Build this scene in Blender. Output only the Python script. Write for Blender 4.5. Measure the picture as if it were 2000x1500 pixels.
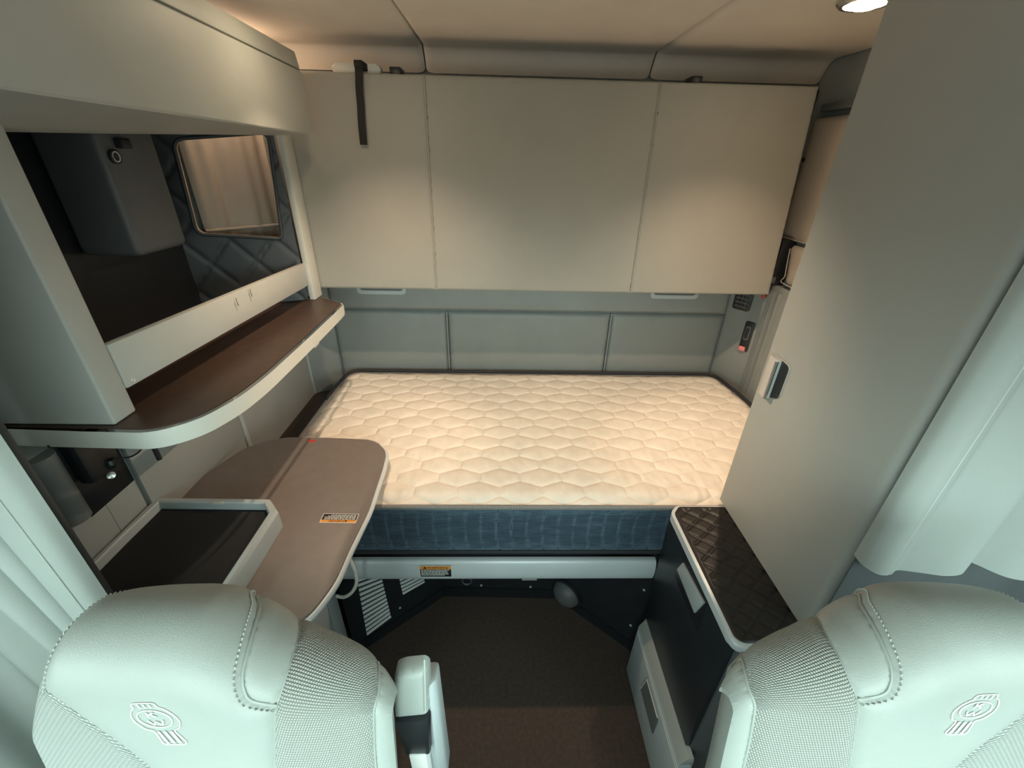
import bpy, bmesh, math, random
from mathutils import Vector, Matrix, noise
from mathutils.geometry import delaunay_2d_cdt
random.seed(7)
for _o in list(bpy.data.objects): bpy.data.objects.remove(_o)
SC = bpy.context.scene
COL = SC.collection

# ------------------------------------------------------------------ camera
HC, F = 1.87, 823.0
PIT, YAW, ROL = math.radians(28.1), math.radians(1.75), math.radians(1.4)
FW = Vector((math.sin(YAW)*math.cos(PIT), math.cos(YAW)*math.cos(PIT), -math.sin(PIT)))
R0 = Vector((math.cos(YAW), -math.sin(YAW), 0)); U0 = R0.cross(FW)
RT = R0*math.cos(ROL) + U0*math.sin(ROL); UP = U0*math.cos(ROL) - R0*math.sin(ROL)
CAM = Vector((0, 0, HC))
cd = bpy.data.cameras.new('camera'); cam = bpy.data.objects.new('camera', cd); COL.objects.link(cam)
cd.sensor_width = 36; cd.lens = F/2000*36; cd.clip_start = .02; cd.clip_end = 60
M = Matrix((RT, UP, -FW)).transposed().to_4x4(); M.translation = CAM
cam.matrix_world = M
SC.camera = cam
def P(px, py, x=None, y=None, z=None):
    """pixel of the 2000x1500 photograph -> point on an axis plane"""
    v = FW*F + RT*(px-1000) - UP*(py-750)
    t = (x-CAM.x)/v.x if x is not None else (y-CAM.y)/v.y if y is not None else (z-CAM.z)/v.z
    return CAM + v*t

# ------------------------------------------------------------------ light
SC.view_settings.view_transform = 'Standard'; SC.view_settings.look = 'None'
SC.view_settings.gamma = 1; SC.view_settings.use_curve_mapping = False
SC.view_settings.exposure = 0.5
W = bpy.data.worlds.new('world'); SC.world = W; W.use_nodes = True
bg = W.node_tree.nodes['Background']
_n = W.node_tree.nodes; _l = W.node_tree.links      # overcast sky above the horizon, darker ground below
_tc = _n.new('ShaderNodeTexCoord'); _sx = _n.new('ShaderNodeSeparateXYZ'); _l.new(_tc.outputs['Generated'], _sx.inputs[0])
_mr = _n.new('ShaderNodeMapRange'); _mr.interpolation_type = 'SMOOTHSTEP'; _mr.inputs[1].default_value = -.06; _mr.inputs[2].default_value = .10
_l.new(_sx.outputs[2], _mr.inputs[0])
_mx = _n.new('ShaderNodeMix'); _mx.data_type = 'RGBA'; _mx.inputs[6].default_value = (.17, .19, .18, 1); _mx.inputs[7].default_value = (.77, 1.0, .945, 1)
_l.new(_mr.outputs[0], _mx.inputs[0]); _l.new(_mx.outputs[2], bg.inputs[0]); bg.inputs[1].default_value = 7.0
XLW, XRW = -1.18, 1.31
DAY = [((.08, -.80, 1.51), (math.radians(90), 0, 0), 2.1, .68),
       ((XLW, -.31, 1.45), (0, math.radians(-90), 0), .6, .62), ((XRW, -.31, 1.45), (0, math.radians(90), 0), .6, .62)]
for loc, rot, sx, sy in DAY:                       # sky portals in the windscreen and door window openings
    l = bpy.data.lights.new('daylight_portal', 'AREA'); l.shape = 'RECTANGLE'; l.size = sx; l.size_y = sy
    l.cycles.is_portal = True
    o = bpy.data.objects.new('daylight_portal', l); COL.objects.link(o); o.location = loc
    o.rotation_euler = rot
LAMPS = [(.885, 1.335), (-.46, 1.335)]
# each fixture has a soft downward pool and a reading beam angled across the bunk: (watts, axis per lamp, cone, blend)
LAMP_BEAMS = [(21.0, [(-.05, .12, -1), (.08, .12, -1)], 96, .8), (62.0, [(-1.38, .05, -1), (1.30, -.06, -1)], 47, 1.0)]

# ------------------------------------------------------------------ materials
MATS = {}
def mat(name, col, rough=.5, metal=0, var=.06, vscale=8, bump=0, bscale=300, emit=0, spec=.5, coat=0):
    if name in MATS: return MATS[name]
    m = bpy.data.materials.new(name); m.use_nodes = True; nt = m.node_tree; N = nt.nodes; L = nt.links
    b = N['Principled BSDF']; b.inputs['Roughness'].default_value = rough; b.inputs['Metallic'].default_value = metal
    b.inputs['Specular IOR Level'].default_value = spec
    if coat: b.inputs['Coat Weight'].default_value = coat
    tc = N.new('ShaderNodeTexCoord')
    nz = N.new('ShaderNodeTexNoise'); nz.inputs['Scale'].default_value = vscale; nz.inputs['Detail'].default_value = 4
    L.new(tc.outputs['Object'], nz.inputs['Vector'])
    mr = N.new('ShaderNodeMapRange'); mr.inputs[1].default_value = .3; mr.inputs[2].default_value = .7
    mr.inputs[3].default_value = 1-var; mr.inputs[4].default_value = 1+var
    L.new(nz.outputs['Fac'], mr.inputs[0])
    mx = N.new('ShaderNodeVectorMath'); mx.operation = 'SCALE'; mx.inputs[0].default_value = col[:3]
    L.new(mr.outputs[0], mx.inputs['Scale']); L.new(mx.outputs[0], b.inputs['Base Color'])
    if bump:
        n2 = N.new('ShaderNodeTexNoise'); n2.inputs['Scale'].default_value = bscale; n2.inputs['Detail'].default_value = 2
        L.new(tc.outputs['Object'], n2.inputs['Vector'])
        bp = N.new('ShaderNodeBump'); bp.inputs['Strength'].default_value = bump; bp.inputs['Distance'].default_value = .001
        L.new(n2.outputs['Fac'], bp.inputs['Height']); L.new(bp.outputs['Normal'], b.inputs['Normal'])
    if emit:
        b.inputs['Emission Color'].default_value = (*col[:3], 1); b.inputs['Emission Strength'].default_value = emit
    m['b'] = 1; MATS[name] = m
    return m
def wave_mat(name, c1, c2, rough, sx, sy, strength=.5, uv=True, rot=0, dist=.001, thr=0.0, noise_amt=0):
    """woven cloth: product of two sines across the cloth's own coordinates"""
    if name in MATS: return MATS[name]
    m = bpy.data.materials.new(name); m.use_nodes = True; nt = m.node_tree; N = nt.nodes; L = nt.links
    b = N['Principled BSDF']; b.inputs['Roughness'].default_value = rough
    b.inputs['Sheen Weight'].default_value = .15
    tc = N.new('ShaderNodeTexCoord'); mp = N.new('ShaderNodeMapping'); mp.inputs['Rotation'].default_value = (0, 0, rot)
    L.new(tc.outputs['UV' if uv else 'Object'], mp.inputs[0])
    sep = N.new('ShaderNodeSeparateXYZ'); L.new(mp.outputs[0], sep.inputs[0])
    def sn(o, s):
        a = N.new('ShaderNodeMath'); a.operation = 'MULTIPLY'; a.inputs[1].default_value = s; L.new(o, a.inputs[0])
        q = N.new('ShaderNodeMath'); q.operation = 'SINE'; L.new(a.outputs[0], q.inputs[0])
        r = N.new('ShaderNodeMath'); r.operation = 'MULTIPLY_ADD'; r.inputs[1].default_value = .5; r.inputs[2].default_value = .5
        L.new(q.outputs[0], r.inputs[0]); return r.outputs[0]
    h = None
    if sx: h = sn(sep.outputs[0], sx)
    if sy:
        k = sn(sep.outputs[1], sy)
        if h is None: h = k
        else:
            p = N.new('ShaderNodeMath'); p.operation = 'MULTIPLY'; L.new(h, p.inputs[0]); L.new(k, p.inputs[1])
            q = N.new('ShaderNodeMath'); q.operation = 'POWER'; q.inputs[1].default_value = .6; L.new(p.outputs[0], q.inputs[0]); h = q.outputs[0]
    mix = N.new('ShaderNodeMix'); mix.data_type = 'RGBA'
    mix.inputs[6].default_value = (*c1, 1); mix.inputs[7].default_value = (*c2, 1)
    L.new(h, mix.inputs[0]); out = mix.outputs[2]
    if noise_amt:
        nz = N.new('ShaderNodeTexNoise'); nz.inputs['Scale'].default_value = 60; nz.inputs['Detail'].default_value = 5
        mp2 = N.new('ShaderNodeMapping'); mp2.inputs['Scale'].default_value = (.35, 1, 4)
        L.new(tc.outputs['Object'], mp2.inputs[0]); L.new(mp2.outputs[0], nz.inputs['Vector'])
        mr = N.new('ShaderNodeMapRange'); mr.inputs[1].default_value = .3; mr.inputs[2].default_value = .7
        mr.inputs[3].default_value = 1-noise_amt; mr.inputs[4].default_value = 1+noise_amt; L.new(nz.outputs['Fac'], mr.inputs[0])
        sc = N.new('ShaderNodeVectorMath'); sc.operation = 'SCALE'; L.new(out, sc.inputs[0]); L.new(mr.outputs[0], sc.inputs['Scale']); out = sc.outputs[0]
    L.new(out, b.inputs['Base Color'])
    bp = N.new('ShaderNodeBump'); bp.inputs['Strength'].default_value = strength; bp.inputs['Distance'].default_value = dist
    L.new(h, bp.inputs['Height']); L.new(bp.outputs['Normal'], b.inputs['Normal'])
    MATS[name] = m; return m

lining   = mat('lining_vinyl', (.31, .335, .33), .55, var=.04, bump=.25, bscale=500)
padv     = mat('headboard_vinyl', (.25, .27, .265), .5, var=.05, bump=.3, bscale=450)
headln   = mat('headliner_cloth', (.72, .655, .58), .85, var=.03, bump=.3, bscale=700)
bunkv    = mat('bunk_vinyl', (.34, .325, .285), .6, var=.05, vscale=3, bump=.2, bscale=500)
cabp     = mat('cabinet_plastic', (.44, .45, .425), .5, var=.03, bump=.25, bscale=600)
cabp2    = mat('wardrobe_laminate', (.36, .365, .34), .48, var=.03, vscale=3, bump=.25, bscale=600)
trimg    = mat('grey_trim', (.44, .485, .50), .42, var=.03, bump=.1, bscale=600)
edge     = mat('shelf_edging', (.62, .62, .57), .45, var=.03)
shelfb   = mat('brown_laminate', (.055, .034, .025), .38, var=.12, vscale=40, bump=.1, bscale=400)
tabletop = mat('table_laminate', (.19, .16, .145), .42, var=.06, vscale=25, bump=.08, bscale=900)
blackm   = mat('black_mat', (.012, .012, .014), .75, var=.15, bump=.3, bscale=700)
blackp   = mat('black_plastic', (.014, .016, .019), .4, var=.1, vscale=20)
blackd   = mat('fridge_door_black', (.018, .022, .027), .36, var=.15, vscale=6, bump=.1, bscale=500)
blackr   = mat('black_rubber', (.014, .012, .0115), .45, var=.12, vscale=30, bump=.15, bscale=500)
webb     = mat('black_webbing', (.012, .011, .010), .8, bump=.4, bscale=900)
carpet   = mat('brown_carpet', (.058, .040, .031), .95, var=.16, vscale=70, bump=.5, bscale=900)
wellm    = mat('dark_well_liner', (.012, .014, .018), .55, var=.2, vscale=12)
alum     = mat('brushed_rail', (.62, .67, .70), .36, metal=.1, var=.03)
chrome   = mat('chrome', (.6, .6, .6), .22, metal=1, var=.02)
silver   = mat('silver_plastic', (.60, .59, .56), .35, metal=.15, var=.02)
leather  = mat('seat_leather', (.365, .395, .375), .42, var=.03, vscale=12, bump=.4, bscale=800)
thread   = mat('seam_thread', (.46, .49, .46), .7)
piping   = mat('seat_piping', (.34, .37, .35), .5)
logom    = mat('logo_thread', (.80, .78, .76), .6)
curtain  = mat('curtain_cloth', (.36, .39, .372), .75, var=.03, bump=.3, bscale=700)
curtdk   = mat('curtain_lining', (.085, .095, .10), .8, bump=.3, bscale=600)  # dark lining, colour deepened further for the shade under the hem
meshf    = wave_mat('seat_mesh_cloth', (.21, .225, .205), (.62, .64, .60), .8, 2000, 1500, .9, rot=.35, dist=.002)
meshr    = wave_mat('seat_ribbed_cloth', (.25, .27, .255), (.56, .60, .57), .8, 2600, 1100, .9, rot=-.9, dist=.002)
ticking  = mat('mattress_ticking', (.80, .735, .65), .5, var=.07, vscale=16, bump=.35, bscale=260, spec=.35)
denim    = wave_mat('mattress_denim', (.035, .062, .095), (.075, .12, .165), .8, 0, 1600, .2, uv=False, noise_amt=.35)
tape     = wave_mat('mattress_tape', (.10, .105, .115), (.33, .32, .31), .7, 1500, 0, .6, uv=False)
tapedk   = mat('mattress_dark_tape', (.02, .022, .028), .7)
shade    = mat('window_shade_cloth', (.50, .43, .36), .8, var=.03, bump=.3, bscale=500)
quiltv   = mat('dark_quilted_vinyl', (.045, .052, .058), .5, var=.08, bump=.3, bscale=450)
darkbox  = mat('dark_grey_plastic', (.10, .105, .108), .5, var=.08, vscale=10)
ductm    = mat('duct_grey', (.15, .165, .17), .45, var=.05)
whitep   = mat('white_cable', (.80, .78, .72), .45)
ventw    = mat('vent_white', (.75, .77, .76), .4)
stk_o    = mat('sticker_orange', (.85, .33, .05), .5, var=.02)
stk_w    = mat('sticker_white', (.80, .80, .78), .5, var=.02)
stk_k    = mat('sticker_black', (.015, .015, .018), .5)
red      = mat('red_plastic', (.75, .06, .05), .45, var=.03)
pink     = mat('red_lamp_lens', (.9, .22, .20), .4)
lens     = mat('lamp_lens', (1, .80, .52), .3, emit=48)
scuff    = mat('scuff', (.07, .065, .06), .7)

# ------------------------------------------------------------------ helpers
def prop(o, label=None, cat=None, group=None, kind=None):
    for k, v in (('label', label), ('category', cat), ('group', group), ('kind', kind)):
        if v: o[k] = v
    return o
def rootloc(p):
    while p.parent: p = p.parent
    return p.location.copy()
def link(name, me, m, parent=None):
    o = bpy.data.objects.new(name, me); COL.objects.link(o)
    if m and not me.materials: me.materials.append(m)
    if parent:
        o.parent = parent
        if not parent.parent: o.matrix_parent_inverse = Matrix.Translation(-rootloc(parent))
    return o
def empty(name, loc, label, cat, group=None):
    o = bpy.data.objects.new(name, None); COL.objects.link(o); o.location = loc; o.empty_display_size = .05
    return prop(o, label, cat, group)
def fin(name, bm, m, parent=None, smooth=True, ang=35):
    bmesh.ops.remove_doubles(bm, verts=bm.verts, dist=1e-6)
    bmesh.ops.recalc_face_normals(bm, faces=bm.faces)
    me = bpy.data.meshes.new(name); bm.to_mesh(me); bm.free()
    if smooth:
        for p in me.polygons: p.use_smooth = True
        me.set_sharp_from_angle(angle=math.radians(ang))
    return link(name, me, m, parent)
def addbox(bm, x0, x1, y0, y1, z0, z1, bev=0, seg=2):
    vs = [bm.verts.new((x, y, z)) for x in (x0, x1) for y in (y0, y1) for z in (z0, z1)]
    fs = [(0,1,3,2),(4,6,7,5),(0,4,5,1),(2,3,7,6),(0,2,6,4),(1,5,7,3)]
    nf = [bm.faces.new([vs[i] for i in f]) for f in fs]
    if bev:
        es = {e for f in nf for e in f.edges}
        bmesh.ops.bevel(bm, geom=list(es), offset=bev, segments=seg, affect='EDGES', profile=.5, clamp_overlap=True)
def box(name, x0, x1, y0, y1, z0, z1, m, parent=None, bev=.003, seg=2):
    bm = bmesh.new(); addbox(bm, x0, x1, y0, y1, z0, z1, bev, seg); return fin(name, bm, m, parent)
def addhull8(bm, pts, bev=0, seg=2):
    """8 corners: bottom loop of 4 then top loop of 4"""
    vs = [bm.verts.new(p) for p in pts]
    nf = [bm.faces.new([vs[i] for i in f]) for f in ((3,2,1,0),(4,5,6,7),(0,1,5,4),(1,2,6,5),(2,3,7,6),(3,0,4,7))]
    if bev:
        es = {e for f in nf for e in f.edges}
        bmesh.ops.bevel(bm, geom=list(es), offset=bev, segments=seg, affect='EDGES', profile=.5, clamp_overlap=True)
def hexa(name, pts, m, parent=None, bev=.003, seg=2):
    bm = bmesh.new(); addhull8(bm, pts, bev, seg); return fin(name, bm, m, parent)
def addprism(bm, lo, hi, bev=0, seg=2, bev_top=True):
    n = len(lo)
    a = [bm.verts.new(p) for p in lo]; b = [bm.verts.new(p) for p in hi]
    f0 = bm.faces.new(a[::-1]); f1 = bm.faces.new(b)
    for i in range(n): bm.faces.new((a[i], a[(i+1) % n], b[(i+1) % n], b[i]))
    if bev:
        es = set(f1.edges) | set(f0.edges)
        bmesh.ops.bevel(bm, geom=list(es), offset=bev, segments=seg, affect='EDGES', profile=.5, clamp_overlap=True)
def prism(name, pts, z0, z1, m, parent=None, bev=.002, seg=2):
    bm = bmesh.new(); addprism(bm, [(p[0], p[1], z0) for p in pts], [(p[0], p[1], z1) for p in pts], bev, seg)
    return fin(name, bm, m, parent)
def prism3(name, pts, d, m, parent=None, bev=.002, seg=2):
    """any planar loop of 3d points pushed along the vector d"""
    bm = bmesh.new(); d = Vector(d); addprism(bm, [Vector(p) for p in pts], [Vector(p)+d for p in pts], bev, seg)
    return fin(name, bm, m, parent)
def smooth_pts(pts, n=6, closed=False):
    pts = [Vector(p) for p in pts]; out = []; N = len(pts)
    rng = range(N if closed else N-1)
    for i in rng:
        g = (lambda k: pts[k % N]) if closed else (lambda k: pts[max(0, min(N-1, k))])
        a, b, c, d = g(i-1), g(i), g(i+1), g(i+2)
        for k in range(n):
            t = k/n
            out.append(.5*((2*b)+(c-a)*t+(2*a-5*b+4*c-d)*t*t+(3*b-a-3*c+d)*t**3))
    if not closed: out.append(pts[-1])
    return out
def addtube(bm, pts, r, seg=8, closed=False, caps=True, flat=None):
    pts = [Vector(p) for p in pts]; N = len(pts); rings = []
    up = Vector((0, 0, 1)); prevn = None
    for i, p in enumerate(pts):
        a = pts[(i-1) % N] if closed or i > 0 else p; b = pts[(i+1) % N] if closed or i < N-1 else p
        t = (b-a)
        t = t.normalized() if t.length > 1e-9 else Vector((1, 0, 0))
        n = prevn if prevn else (up if abs(t.z) < .9 else Vector((1, 0, 0)))
        n = (n - t*n.dot(t)); n = n.normalized() if n.length > 1e-6 else t.orthogonal().normalized(); prevn = n
        bvec = t.cross(n)
        rr = r[i] if isinstance(r, (list, tuple)) else r
        f2 = flat if flat else 1
        rings.append([bm.verts.new(p + n*math.cos(k*2*math.pi/seg)*rr*f2 + bvec*math.sin(k*2*math.pi/seg)*rr) for k in range(seg)])
    for i in range(N if closed else N-1):
        A, B = rings[i], rings[(i+1) % N]
        for k in range(seg): bm.faces.new((A[k], A[(k+1) % seg], B[(k+1) % seg], B[k]))
    if not closed and caps: bm.faces.new(rings[0][::-1]); bm.faces.new(rings[-1])
def tube(name, pts, r, m, parent=None, seg=8, closed=False, flat=None):
    bm = bmesh.new(); addtube(bm, pts, r, seg, closed, flat=flat); return fin(name, bm, m, parent, ang=60)
def addlathe(bm, prof, c, ax, seg=24):
    """prof: (radius, height) pairs round axis ax from centre c"""
    ax = Vector(ax).normalized(); u = ax.orthogonal().normalized(); w = ax.cross(u); c = Vector(c); rings = []
    for r, h in prof:
        rings.append([bm.verts.new(c+ax*h+(u*math.cos(k*2*math.pi/seg)+w*math.sin(k*2*math.pi/seg))*max(r, 1e-5)) for k in range(seg)])
    for A, B in zip(rings, rings[1:]):
        for k in range(seg): bm.faces.new((A[k], A[(k+1) % seg], B[(k+1) % seg], B[k]))
def lathe(name, prof, c, ax, m, parent=None, seg=24):
    bm = bmesh.new(); addlathe(bm, prof, c, ax, seg); return fin(name, bm, m, parent)
def rrect(w, h, r, n=5):
    """rounded rectangle loop centred at the origin"""
    out = []
    for cx, cy, a0 in ((w/2-r, h/2-r, 0), (-w/2+r, h/2-r, 90), (-w/2+r, -h/2+r, 180), (w/2-r, -h/2+r, 270)):
        for k in range(n+1):
            a = math.radians(a0+90*k/n); out.append((cx+r*math.cos(a), cy+r*math.sin(a)))
    return out
def round_poly(pts, r, n=5):
    """round the corners of a 2d polygon"""
    out = []; N = len(pts); pts = [Vector(p) for p in pts]
    for i in range(N):
        a, b, c = pts[i-1], pts[i], pts[(i+1) % N]
        rr = r[i] if isinstance(r, (list, tuple)) else r
        d1 = (a-b); d2 = (c-b); q = min(rr, d1.length*.45, d2.length*.45)
        p0 = b+d1.normalized()*q; p1 = b+d2.normalized()*q
        for k in range(n+1):
            t = k/n; out.append(tuple(p0*(1-t)**2+b*2*t*(1-t)+p1*t*t))
    return out
def cdt_patch(loop, step, fn, uv=True, holes=(), rims=()):
    """fill a closed 2d loop with an even triangle net and lift it with fn(x, y)"""
    pts = []; edges = []
    def addloop(lp, clos=True):
        s = len(pts); dense = []
        for i in range(len(lp)):
            a = Vector(lp[i][:2]); b = Vector(lp[(i+1) % len(lp)][:2]); k = max(1, int((b-a).length/step))
            dense += [a.lerp(b, j/k) for j in range(k)]
        pts.extend(dense); n = len(dense); edges.extend([(s+i, s+(i+1) % n) for i in range(n)]); return dense
    d = addloop(loop); hd = [addloop(h) for h in holes]
    def inside(p, L):
        c = False; j = len(L)-1
        for i in range(len(L)):
            if (L[i].y > p[1]) != (L[j].y > p[1]) and p[0] < (L[j].x-L[i].x)*(p[1]-L[i].y)/(L[j].y-L[i].y)+L[i].x: c = not c
            j = i
        return c
    xs = [p.x for p in d]; ys = [p.y for p in d]
    area = sum(d[i-1].x*d[i].y-d[i].x*d[i-1].y for i in range(len(d))); sg = 1 if area > 0 else -1
    for rim in rims:                                        # even rows just inside the border
        for i in range(len(d)):
            t = (d[(i+1) % len(d)]-d[i-1])
            if t.length < 1e-9: continue
            t.normalize(); q = d[i]+Vector((-t.y, t.x))*sg*rim
            if inside(q, d) and min((q-p).length for p in d) > rim*.9: pts.append(q)
    iy = 0; y = min(ys)+step*.6
    while y < max(ys):
        x = min(xs)+step*(.6+.5*(iy % 2))
        while x < max(xs):
            if inside((x, y), d) and not any(inside((x, y), h) for h in hd): pts.append(Vector((x, y)))
            x += step
        y += step*.87; iy += 1
    V, E_, Fc, *_ = delaunay_2d_cdt(pts, edges, [], 0, 1e-7)
    bm = bmesh.new(); ul = bm.loops.layers.uv.new('UVMap')
    bv = [bm.verts.new(fn(v.x, v.y)) for v in V]
    for f in Fc:
        c = sum((V[i] for i in f), Vector((0, 0)))/len(f)
        if not inside(c, d) or any(inside(c, h) for h in hd): continue
        try: nf = bm.faces.new([bv[i] for i in f])
        except ValueError: continue
        for lp, i in zip(nf.loops, f): lp[ul].uv = (V[i].x, V[i].y)
    for v in [v for v in bm.verts if not v.link_faces]: bm.verts.remove(v)
    return bm
def fin_patch(name, bm, m, parent=None, kind=None):
    me = bpy.data.meshes.new(name); bm.to_mesh(me); bm.free()
    for p in me.polygons: p.use_smooth = True
    return link(name, me, m, parent)
def pad(name, loop, fn, puff, m, parent, step=.012, edge_w=.03, thick=.02):
    """an upholstered pad: loop in 2d, fn(a, b, h) lifts; rounded edge, sides included"""
    L = [Vector(p) for p in loop]
    def dist(p):
        best = 9
        for i in range(len(L)):
            a = L[i]; b = L[(i+1) % len(L)]; ab = b-a; t = max(0, min(1, (p-a).dot(ab)/max(ab.length_squared, 1e-12)))
            best = min(best, (a+ab*t-p).length)
        return best
    def f(x, y):
        s = min(1, dist(Vector((x, y)))/edge_w); return fn(x, y, thick+puff*math.sqrt(max(0, 1-(1-s)**2)))
    bm = cdt_patch(loop, step, f, rims=(edge_w*.35, edge_w*.7, edge_w*1.02))
    be = [e for e in bm.edges if e.is_boundary]
    r = bmesh.ops.extrude_edge_only(bm, edges=be)
    back = fn(0, 0, 0)-fn(0, 0, thick)
    for v in r['geom']:
        if isinstance(v, bmesh.types.BMVert): v.co += back
    bmesh.ops.recalc_face_normals(bm, faces=bm.faces)
    return fin_patch(name, bm, m, parent)
def stroke(bm, a, b, w, fn, h=0):
    """flat bar from a to b in 2d, lifted by fn"""
    a = Vector(a); b = Vector(b); t = (b-a).normalized(); n = Vector((-t.y, t.x))*w/2
    k = max(1, int((b-a).length/.004))
    P0 = [bm.verts.new(fn(*(a.lerp(b, i/k)+n))) for i in range(k+1)]; P1 = [bm.verts.new(fn(*(a.lerp(b, i/k)-n))) for i in range(k+1)]
    for i in range(k): bm.faces.new((P0[i], P0[i+1], P1[i+1], P1[i]))
def text_mesh(body, size):
    c = bpy.data.curves.new('t', 'FONT'); c.body = body; c.size = size; c.align_x = 'CENTER'; c.align_y = 'CENTER'; c.resolution_u = 2
    o = bpy.data.objects.new('t', c); COL.objects.link(o)
    dg = bpy.context.evaluated_depsgraph_get(); me = bpy.data.meshes.new_from_object(o.evaluated_get(dg))
    bpy.data.objects.remove(o); bpy.data.curves.remove(c); return me
def text_obj(name, body, size, org, ux, uy, m, parent):
    me = text_mesh(body, size); ux = Vector(ux); uy = Vector(uy); org = Vector(org)
    for v in me.vertices: v.co = org+ux*v.co.x+uy*v.co.y
    me.materials.clear(); return link(name, me, m, parent)
S_ = lambda o: prop(o, kind='structure')

# ================================================================== SETTING
XL, XR, YB = -1.16, 1.29, 2.09           # inside faces of the walls
# floor
S_(box('floor', XL-.04, XR+.04, -.80, YB, -.06, 0, carpet, bev=0))
# side walls
def side_wall(name, x, s):
    bm = bmesh.new(); x0, x1 = sorted((x, x+.04*s))
    addbox(bm, x0, x1, -.80, YB, 0, 1.15); addbox(bm, x0, x1, -.80, YB, 1.75, 2.34)
    addbox(bm, x0, x1, -.80, -.62, 1.15, 1.75); addbox(bm, x0, x1, 0, YB, 1.15, 1.75)
    return S_(fin(name, bm, lining))
side_wall('wall_left', XL, -1); side_wall('wall_right', XR, 1)
S_(box('wall_rear', XL-.04, XR+.04, YB, YB+.04, 0, 2.34, lining, bev=0))
bm = bmesh.new(); addbox(bm, XL-.04, XR+.04, -.84, -.80, 0, 1.17); addbox(bm, XL-.04, XR+.04, -.84, -.80, 1.85, 2.34)
addbox(bm, XL-.04, -.98, -.84, -.80, 1.17, 1.85); addbox(bm, 1.13, XR+.04, -.84, -.80, 1.17, 1.85)
S_(fin('wall_front', bm, lining))
# ceiling: shell with a coved rear edge; headliner in three panels with seam grooves between
CZ = 2.235
ceil = S_(box('ceiling', XL-.04, XR+.04, -.84, YB+.04, 2.30, 2.36, lining, bev=0))
def cove(y):                                           # height of the headliner along y
    if y < 1.995: return CZ
    t = (y-1.995)/.08; return CZ-.07*t*t
def ceiling_panel(x0, x1):
    bm = bmesh.new(); ys = [-.8, 0, .6, 1.0, 1.4, 1.7, 1.85, 1.995]+[1.995+.08*k/8 for k in range(1, 9)]
    xs = [x0, x0+.004, x0+.012, x0+.03, (x0+x1)/2, x1-.03, x1-.012, x1-.004, x1]; hs = [.016, .008, .003, 0, 0, 0, .003, .008, .016]
    g = [[bm.verts.new((x, y, cove(y)+h)) for x, h in zip(xs, hs)] for y in ys]
    for a, b in zip(g, g[1:]):
        for i in range(len(xs)-1): bm.faces.new((a[i], a[i+1], b[i+1], b[i]))
    return fin('headliner_panel', bm, headln, ceil)
for a, b in ((XL, -.312), (-.308, .586), (.590, XR)): ceiling_panel(a, b)
# rear band under the cove, coloured black as shade in the gap behind the bunk
S_(box('trim_1', XL, XR, 2.055, YB, 2.06, 2.15, blackp, bev=.01))

# lower lining of the left wall, with its vertical trims, stepped panel and dark recess
wl = S_(box('wall_left_lining', XL, -1.0, .82, 2.0, .0, 1.29, lining, bev=.004))
S_(hexa('wall_left_corner_pillar', [(-1.02, 1.985, .2), (-.86, 2.07, .2), (-.86, YB, .2), (XL, YB, .2),
      (-1.02, 1.985, 2.2), (-.86, 2.07, 2.2), (-.86, YB, 2.2), (XL, YB, 2.2)], padv, bev=.004))
for y in (1.385, 2.005):
    box('vertical_trim', -1.012, -.992, y-.012, y+.012, .70, 1.29, trimg, wl, bev=.004)
box('lower_ledge', -1.0, -.86, 1.05, 2.06, .60, .735, shelfb, wl, bev=.006)
box('stepped_panel', -1.0, -.985, .915, 1.36, .90, 1.29, lining, wl, bev=.003)
box('recess_panel', -1.0, -.996, .775, .91, 1.075, 1.29, blackp, wl, bev=.001)
# rear wall lining: headboard pads, band above and two recessed pulls
hb = S_(box('wall_rear_lining', -.86, 1.16, 2.075, YB, .55, 1.42, padv, bev=0))
hz0, hz1 = .72, 1.183
for x0, x1 in ((-.855, -.283), (-.273, .561), (.571, 1.155)):
    pad('headboard_pad', [(x0, hz0), (x1, hz0), (x1, hz1), (x0, hz1)], lambda x, z, h: Vector((x, 2.075-h, z)), .016, padv, hb, step=.02, edge_w=.03, thick=.004)
pad('headboard_band', [(-.855, hz1+.004), (1.155, hz1+.004), (1.155, 1.42), (-.855, 1.42)], lambda x, z, h: Vector((x, 2.075-h, z)), .012, padv, hb, step=.03, edge_w=.02, thick=.004)
for x in (-.278, .566): tube('seam_piping', [(x, 2.064, hz0), (x, 2.064, hz1)], .005, padv, hb)
for px0, px1 in ((697, 793), (1272, 1366)):
    a = P(px0, 566, y=2.055).x; b = P(px1, 566, y=2.055).x
    lp = [((a+b)/2+u, 1.310+v) for u, v in rrect(b-a, .085, .02)]
    li = [((a+b)/2+u, 1.317+v) for u, v in rrect(b-a-.03, .062, .015)]
    pull = fin_patch('recessed_pull', cdt_patch(lp, .02, lambda x, z: Vector((x, 2.052, z)), holes=[li]), trimg, hb)
    prism3('pull_recess', [(x, 2.056, z) for x, z in li], (0, .003, 0), ductm, pull, bev=0)

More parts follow.
